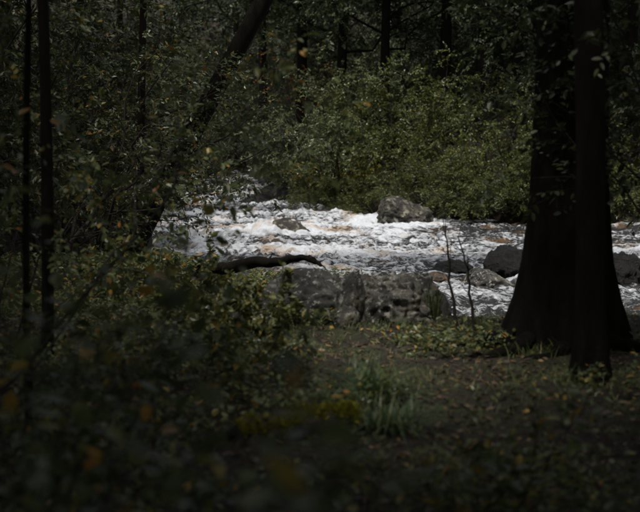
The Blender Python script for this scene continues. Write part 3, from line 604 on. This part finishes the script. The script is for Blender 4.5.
# --- two thin bare saplings on the bank
for pts, lab, sd_ in (([(459, 338), (452, 290), (448, 255), (446, 226)], 'thin straight bare sapling standing before the river, left one of two', 301), ([(476, 334), (470, 300), (468, 270), (458, 236)], 'thin forked bare sapling next to the straight bare one', 302)):
    dd = 13.2; pt = np.array([P(a, b_, dd) for a, b_ in pts]); base = Vector(pt[0]); base.z = gz1(base.x, dd) - .03
    rng2 = R(sd_); root = thing('bare_sapling', lab, 'sapling', base)
    pt = pt - np.array(base); pt[0] = 0
    acc = Acc(); t = np.linspace(0, 1, 13); cv = np.stack([np.interp(t, np.linspace(0, 1, 4), pt[:, k]) for k in range(3)], 1)
    cv[1:-1] += rng2.normal(size=(11, 3)) * .006; rad = .016 - .011 * t; n = 6; a = np.arange(n) / n * 2 * math.pi
    V = np.stack([cv[:, None, 0] + rad[:, None] * np.cos(a), cv[:, None, 1] + rad[:, None] * np.sin(a), np.repeat(cv[:, None, 2], n, 1)], -1).reshape(-1, 3)
    i = np.arange(12)[:, None] * n; j = np.arange(n)[None]; j2 = (j + 1) % n
    A, B_, C, D = (i + j).ravel(), (i + j2).ravel(), (i + n + j2).ravel(), (i + n + j).ravel()
    acc.add(V, np.concatenate([np.stack([A, B_, C], 1), np.stack([A, C, D], 1)]))
    tw = Br(cv[5:12], np.stack([rng2.normal(size=7) * .6, rng2.normal(size=7) * .4, np.full(7, .7)], 1), .12 + .14 * rng2.random(7), np.zeros((7, 3)), .004, .0015, rng2, .05)
    acc.add(*tw.tubes(4, 4)); ob('stem', acc.mesh('stem', M['twig'], True), root)
    V, T = leaf_geo(*tw.leaves(rng2, 3, .03), oval=True); o = ob('foliage', mesh('foliage', V, T, False, M['leaf_dark']), root); o['kind'] = 'stuff'

# ------------------------------------------------------------------ grass
def blades(rng, base, h, spread, width, seg=4, droop=.6):
    N = len(base); az = rng.random(N) * 6.283; sp = spread * np.sqrt(rng.random(N)); L = h * (.55 + .6 * rng.random(N))
    D = np.stack([np.cos(az) * np.sin(sp), np.sin(az) * np.sin(sp), np.cos(sp)], 1); t = np.linspace(0, 1, seg + 1)
    p = base[:, None] + D[:, None] * (L[:, None] * t)[..., None]
    out = np.stack([np.cos(az), np.sin(az), 0 * az], 1)
    dr = (droop * (.4 + rng.random(N)))[:, None]
    p = p + out[:, None] * (L[:, None] * dr * t**2 * .6)[..., None]; p[..., 2] -= L[:, None] * dr * t**2.2 * .55
    sd = np.stack([-np.sin(az), np.cos(az), 0 * az], 1); wv = width * (1 - t**2 * .95)[None, :] * (.7 + .6 * rng.random(N))[:, None]
    Lf = p - sd[:, None] * wv[..., None] * .5; Rt = p + sd[:, None] * wv[..., None] * .5
    V = np.stack([Lf, Rt], 2).reshape(-1, 3)
    b = np.arange(N)[:, None] * (seg + 1) * 2 + np.arange(seg)[None] * 2; b = b.ravel()
    return V, np.concatenate([np.stack([b, b + 1, b + 3], 1), np.stack([b, b + 3, b + 2], 1)])
def tuft(label, px, d, seed, n, h, r, spread=.5, width=.006, droop=.6, mat='grass', name='grass_tuft'):
    x = (px - 320) / FPX * d; rng = R(seed); base = rng.normal(size=(n, 3)) * r; base[:, 2] = -.02
    V, T = blades(rng, base, h, spread, width, 5, droop)
    o = ob(name, mesh(name, V, T, False, M[mat]), loc=(x, d, gz1(x, d))); return tag(o, label, 'grass')
tuft('tall upright grass tuft at the end of the craggy bank rock', 432, 14.3, 401, 110, .42, .06, .35, .006, .35)
tuft('yellowing grass tuft at the foot of the craggy bank rock', 352, 13.9, 402, 90, .24, .08, .7)
tuft('short grass tuft in front of the smooth humped bank rock', 300, 13.6, 403, 80, .16, .10, .8)
tuft('grass tuft standing against the white water above the fallen bough', 249, 17.0, 404, 70, .24, .06, .6)
tuft('arching sedge tuft beside the mossy log', 370, 9.4, 405, 280, .48, .08, 1.0, .010, .95, mat='sedge')
tuft('drooping sedge tuft in the shade right of the mossy log', 395, 8.4, 406, 180, .40, .06, 1.0, .010, .95, mat='sedge')
tuft('grass tuft among the bare saplings', 480, 13.6, 407, 90, .30, .08, .6)
tuft('grass tuft under the broad dark trunk', 505, 13.0, 408, 60, .24, .08, .6)
tuft('short grass tuft between the humped and the craggy bank rock', 392, 13.8, 409, 80, .20, .12, .7)
tuft('wispy grass tuft on the ridge left of the fallen bough', 225, 16.6, 410, 60, .24, .1, .7)

rng = R(500)
def scatter(n, x0, x1, y0, y1, f):
    x = x0 + (x1 - x0) * rng.random(n); y = y0 + (y1 - y0) * rng.random(n); keep = f(x, y) > rng.random(n)
    x, y = x[keep], y[keep]; return np.stack([x, y, ground_z(x, y)], 1)
cover = lambda x, y: sstep(-.15, .35, fbm(x * .8, y * .8, 3.1, 3) + .22) * (river_sd(x, y) > .5) * (np.abs(x) < .24 * y + 1.6) * (1 - 1.2 * np.exp(-((x + .13) / .42)**2 - ((y - 7.9) / .5)**2))
bs = scatter(42000, -4, 4.5, 6, 19, cover)
o = ob('grass', mesh('grass', *blades(rng, bs, .09, .9, .005, 3, .8), False, M['grass'])); tag(o, 'short grass and moss patches over the near bank', 'grass', kind='stuff')
bs = scatter(9000, -12, 14, 46, 62, lambda x, y: (river_sd(x, y) > .0) * (river_sd(x, y) < 5) * 1.0)
o = ob('grass', mesh('grass', *blades(rng, bs, .38, .8, .022, 3, .9), False, M['grass'])); tag(o, 'rank grass along the far bank', 'grass', kind='stuff')
bs = scatter(5000, -12, -2, 17, 75, lambda x, y: (river_sd(x, y) > .1) * (river_sd(x, y) < 3) * 1.0)
o = ob('grass', mesh('grass', *blades(rng, bs, .32, .8, .016, 3, .9), False, M['grass'])); tag(o, 'rank grass along the left bank', 'grass', kind='stuff')
# herbs
hs = scatter(11000, -4, 4, 5.5, 18.5, lambda x, y: sstep(.0, .3, fbm(x * .6 + 9, y * .6, 8.1, 3) + .30 * sstep(.6, -.7, x)) * (1 - 1.2 * np.exp(-((x + .13) / .45)**2 - ((y - 7.9) / .6)**2)) * (river_sd(x, y) > 1) * (np.abs(x) < .24 * y + 1.5))
k = 7; N = len(hs); az = rng.random((N, k)) * 6.283; el = .15 + .6 * rng.random((N, k))
dv = np.stack([np.cos(az) * np.cos(el), np.sin(az) * np.cos(el), np.sin(el)], -1).reshape(-1, 3)
pp = (hs[:, None] + np.stack([.02 * np.cos(az), .02 * np.sin(az), .03 + .14 * rng.random((N, k)) ], -1)).reshape(-1, 3)
nv = unit(np.array([0, 0, 1.]) + rng.normal(size=dv.shape) * .3); nv = unit(nv - dv * np.sum(nv * dv, 1, keepdims=True))
V, T = leaf_geo(pp, dv, nv, .045 * (.6 + .8 * rng.random(len(pp))), wr=.6, oval=True)
o = ob('herbs', mesh('herbs', V, T, False, M['leaf_near'])); tag(o, 'low leafy herbs covering the floor of the near bank', 'ground cover', kind='stuff')
# leaf litter
ls = scatter(9000, -3.5, 4, 5.5, 16.5, lambda x, y: 1.0 * (np.abs(x) < .24 * y + 1.5)); N = len(ls)
az = rng.random(N) * 6.283; dv = unit(np.stack([np.cos(az), np.sin(az), .25 * rng.normal(size=N)], 1)); nv = unit(np.array([0, 0, 1.]) + rng.normal(size=dv.shape) * .35); nv = unit(nv - dv * np.sum(nv * dv, 1, keepdims=True))
ls[:, 2] += .008
V, T = leaf_geo(ls, dv, nv, .05 * (.6 + .7 * rng.random(N)), wr=.62, oval=True)
o = ob('leaf_litter', mesh('leaf_litter', V, T, False, M['leaf_litter'])); tag(o, 'brown fallen leaves strewn over the near bank', 'leaf litter', kind='stuff')

# ------------------------------------------------------------------ dead wood, roots, moss
def wood(name, label, pts, r0, r1, seed, mat, cat, n=12, m=36, forks=()):
    """a crooked length of wood through points, with optional forks"""
    pts = np.array([tuple(p) for p in pts]); base = pts[0].copy(); rng = R(seed)
    root_pts = pts - base; s = np.linspace(0, 1, len(pts)); t = np.linspace(0, 1, m + 1)
    cv = np.stack([np.interp(t, s, root_pts[:, k]) for k in range(3)], 1)
    ker = np.array([1, 2, 3, 2, 1]) / 9.
    for k in range(3): cv[2:-2, k] = np.convolve(cv[:, k], ker, 'valid')
    cv += np.stack([fbm(t * 6, seed + k * 9.1, .5, 3) for k in range(3)], 1) * r0 * .8
    Tn = unit(np.gradient(cv, axis=0)); e1 = unit(np.cross(Tn, np.array([.1, .3, 1.]))); e2 = np.cross(Tn, e1)
    a = np.arange(n) / n * 2 * math.pi; tt, aa = np.meshgrid(t, a, indexing='ij')
    r = (r0 + (r1 - r0) * tt) * (1 + .22 * fbm(np.cos(aa) * 1.5, np.sin(aa) * 1.5, tt * 9 + seed, 3))
    r[0] *= .55; r[-1] *= .5
    V = cv[:, None] + (e1[:, None] * np.cos(a)[None, :, None] + e2[:, None] * np.sin(a)[None, :, None]) * r[..., None]; V = V.reshape(-1, 3)
    i = np.arange(m)[:, None] * n; j = np.arange(n)[None]; j2 = (j + 1) % n
    A, B_, C, D = (i + j).ravel(), (i + j2).ravel(), (i + n + j2).ravel(), (i + n + j).ravel()
    acc = Acc(); acc.add(V, np.concatenate([np.stack([A, B_, C], 1), np.stack([A, C, D], 1)]))
    cap0 = np.stack([np.arange(1, n - 1) * 0, np.arange(2, n), np.arange(1, n - 1)], 1); acc.T.append(cap0); acc.T.append(np.stack([np.arange(1, n - 1) * 0, np.arange(1, n - 1), np.arange(2, n)], 1) + m * n)
    for f, dv, ln, rr in forks:
        q = np.array([np.interp(f, t, cv[:, k]) for k in range(3)])
        br = Br(q[None], np.array([dv]), np.array([ln]), np.array([[0, 0, -.3 * ln]]), rr, rr * .25, rng, .06); acc.add(*br.tubes(8, 6))
    o = ob(name, acc.mesh(name, mat, True), loc=base); return tag(o, label, cat), (cv + base, r)
wood('fallen_bough', 'dark fallen bough with a forked tip lying behind the humped rock', [P(196, 274, 16.4), P(222, 267, 16.2), P(262, 264, 15.7), P(288, 261, 15.3), P(304, 259, 15.0), P(322, 266, 14.9)], .085, .014, 601, M['bark'], 'bough',
     forks=((.80, (.9, -.3, -.12), .24, .016), (.72, (.8, -.2, .30), .22, .012), (.45, (.3, .3, .6), .22, .012), (.9, (.6, 0, .3), .14, .008)))
wood('tree_root', 'curved dark root snaking over the ground below the humped rock', [P(300, 352, 11.9), P(312, 352, 11.8), P(318, 366, 11.3), P(324, 380, 10.8), P(338, 393, 10.3)], .045, .028, 602, M['bark'], 'root')
wood('fallen_branch', 'pale-barked fallen branch lying at the foot of the craggy rock', [P(365, 350, 12.3), P(395, 352, 12.2), P(430, 350, 12.3), P(470, 349, 12.5)], .035, .018, 603, M['wood_dead'], 'branch', forks=((.6, (.4, -.3, .4), .25, .01),))
wood('fallen_branch', 'thin dark fallen branch on the leaf litter below the sedge tufts', [P(420, 470, 7.6), P(450, 472, 7.5), P(475, 492, 7.2)], .02, .012, 604, M['bark'], 'branch')
q0, q1 = P(236, 446, 8.15), P(356, 437, 8.4); q0.z = gz1(q0.x, q0.y) + .02; q1.z = gz1(q1.x, q1.y) + .05
lg, (cv, rr) = wood('mossy_log', 'fallen log with bright yellow-green moss and a bare dark patch', [q0, (q0 + q1) / 2 + Vector((0, 0, .02)), q1], .12, .105, 605, M['wood_dead'], 'log', n=18)
rng = R(606); N = 9000; ti = rng.random(N); an = (rng.random(N) - .5) * 2.6
keep = (fbm(ti * 5.5 + 3, an * 1.2, 4.2, 3) > -.12) & ~((np.abs(ti - .52) < .15) & (np.abs(an + .2) < .55)); ti, an = ti[keep], an[keep]
k0 = np.stack([np.interp(ti, np.linspace(0, 1, len(cv)), cv[:, k]) for k in range(3)], 1); rad = .108 + 0 * ti
Tn = unit(np.array(q1 - q0)); e1 = unit(np.cross(Tn, [0, 0, 1.])); up = np.cross(e1, Tn)
nd = np.cos(an)[:, None] * up + np.sin(an)[:, None] * e1
b0 = k0 + nd * rad[:, None] * .95; dv = unit(nd + rng.normal(size=nd.shape) * .6); nv = unit(np.cross(dv, rng.normal(size=nd.shape)))
V, T = leaf_geo(b0 - np.array(lg.location), dv, nv, .03 * (.6 + .8 * rng.random(len(b0))), wr=.5)
mo = ob('moss', mesh('moss', V, T, False, M['moss']), lg); mo['kind'] = 'stuff'

old = next(o for o in bpy.data.objects if o.name == 'old_tree'); ol = np.array(old.location); rng = R(700)
for k, (a, ln) in enumerate(((-2.6, 1.0), (-1.9, .8), (-1.2, .9), (3.3, .9), (-.4, .8))):
    t = np.linspace(0, 1, 6); ang = a + .25 * np.sin(t * 3 + k)
    x = ol[0] + np.cos(ang) * (.25 + ln * t); y = ol[1] + np.sin(ang) * (.25 + ln * t)
    z = ground_z(x, y) + .10 * (1 - t)**2 + .01 - .05 * t**3
    o, _ = wood('root', 'x', np.stack([x, y, z], 1), .085, .02, 710 + k, M['bark'], 'x')
    del o['label'], o['category']; lw = o.location.copy(); o.parent = old; o.location = lw - old.location
tuft('shaggy grass tuft between the roots of the broad dark trunk', 540, 11.9, 411, 90, .22, .12, .8)
tuft('grass tuft at the foot of the slim black trunk', 575, 10.1, 412, 90, .22, .12, .8)
tuft('leafy grass clump on the lit ground below the craggy rock', 410, 12.9, 413, 110, .18, .08, 1.0)
tuft('pale grass clump beside the curved dark root', 285, 12.4, 414, 100, .20, .08, 1.0)
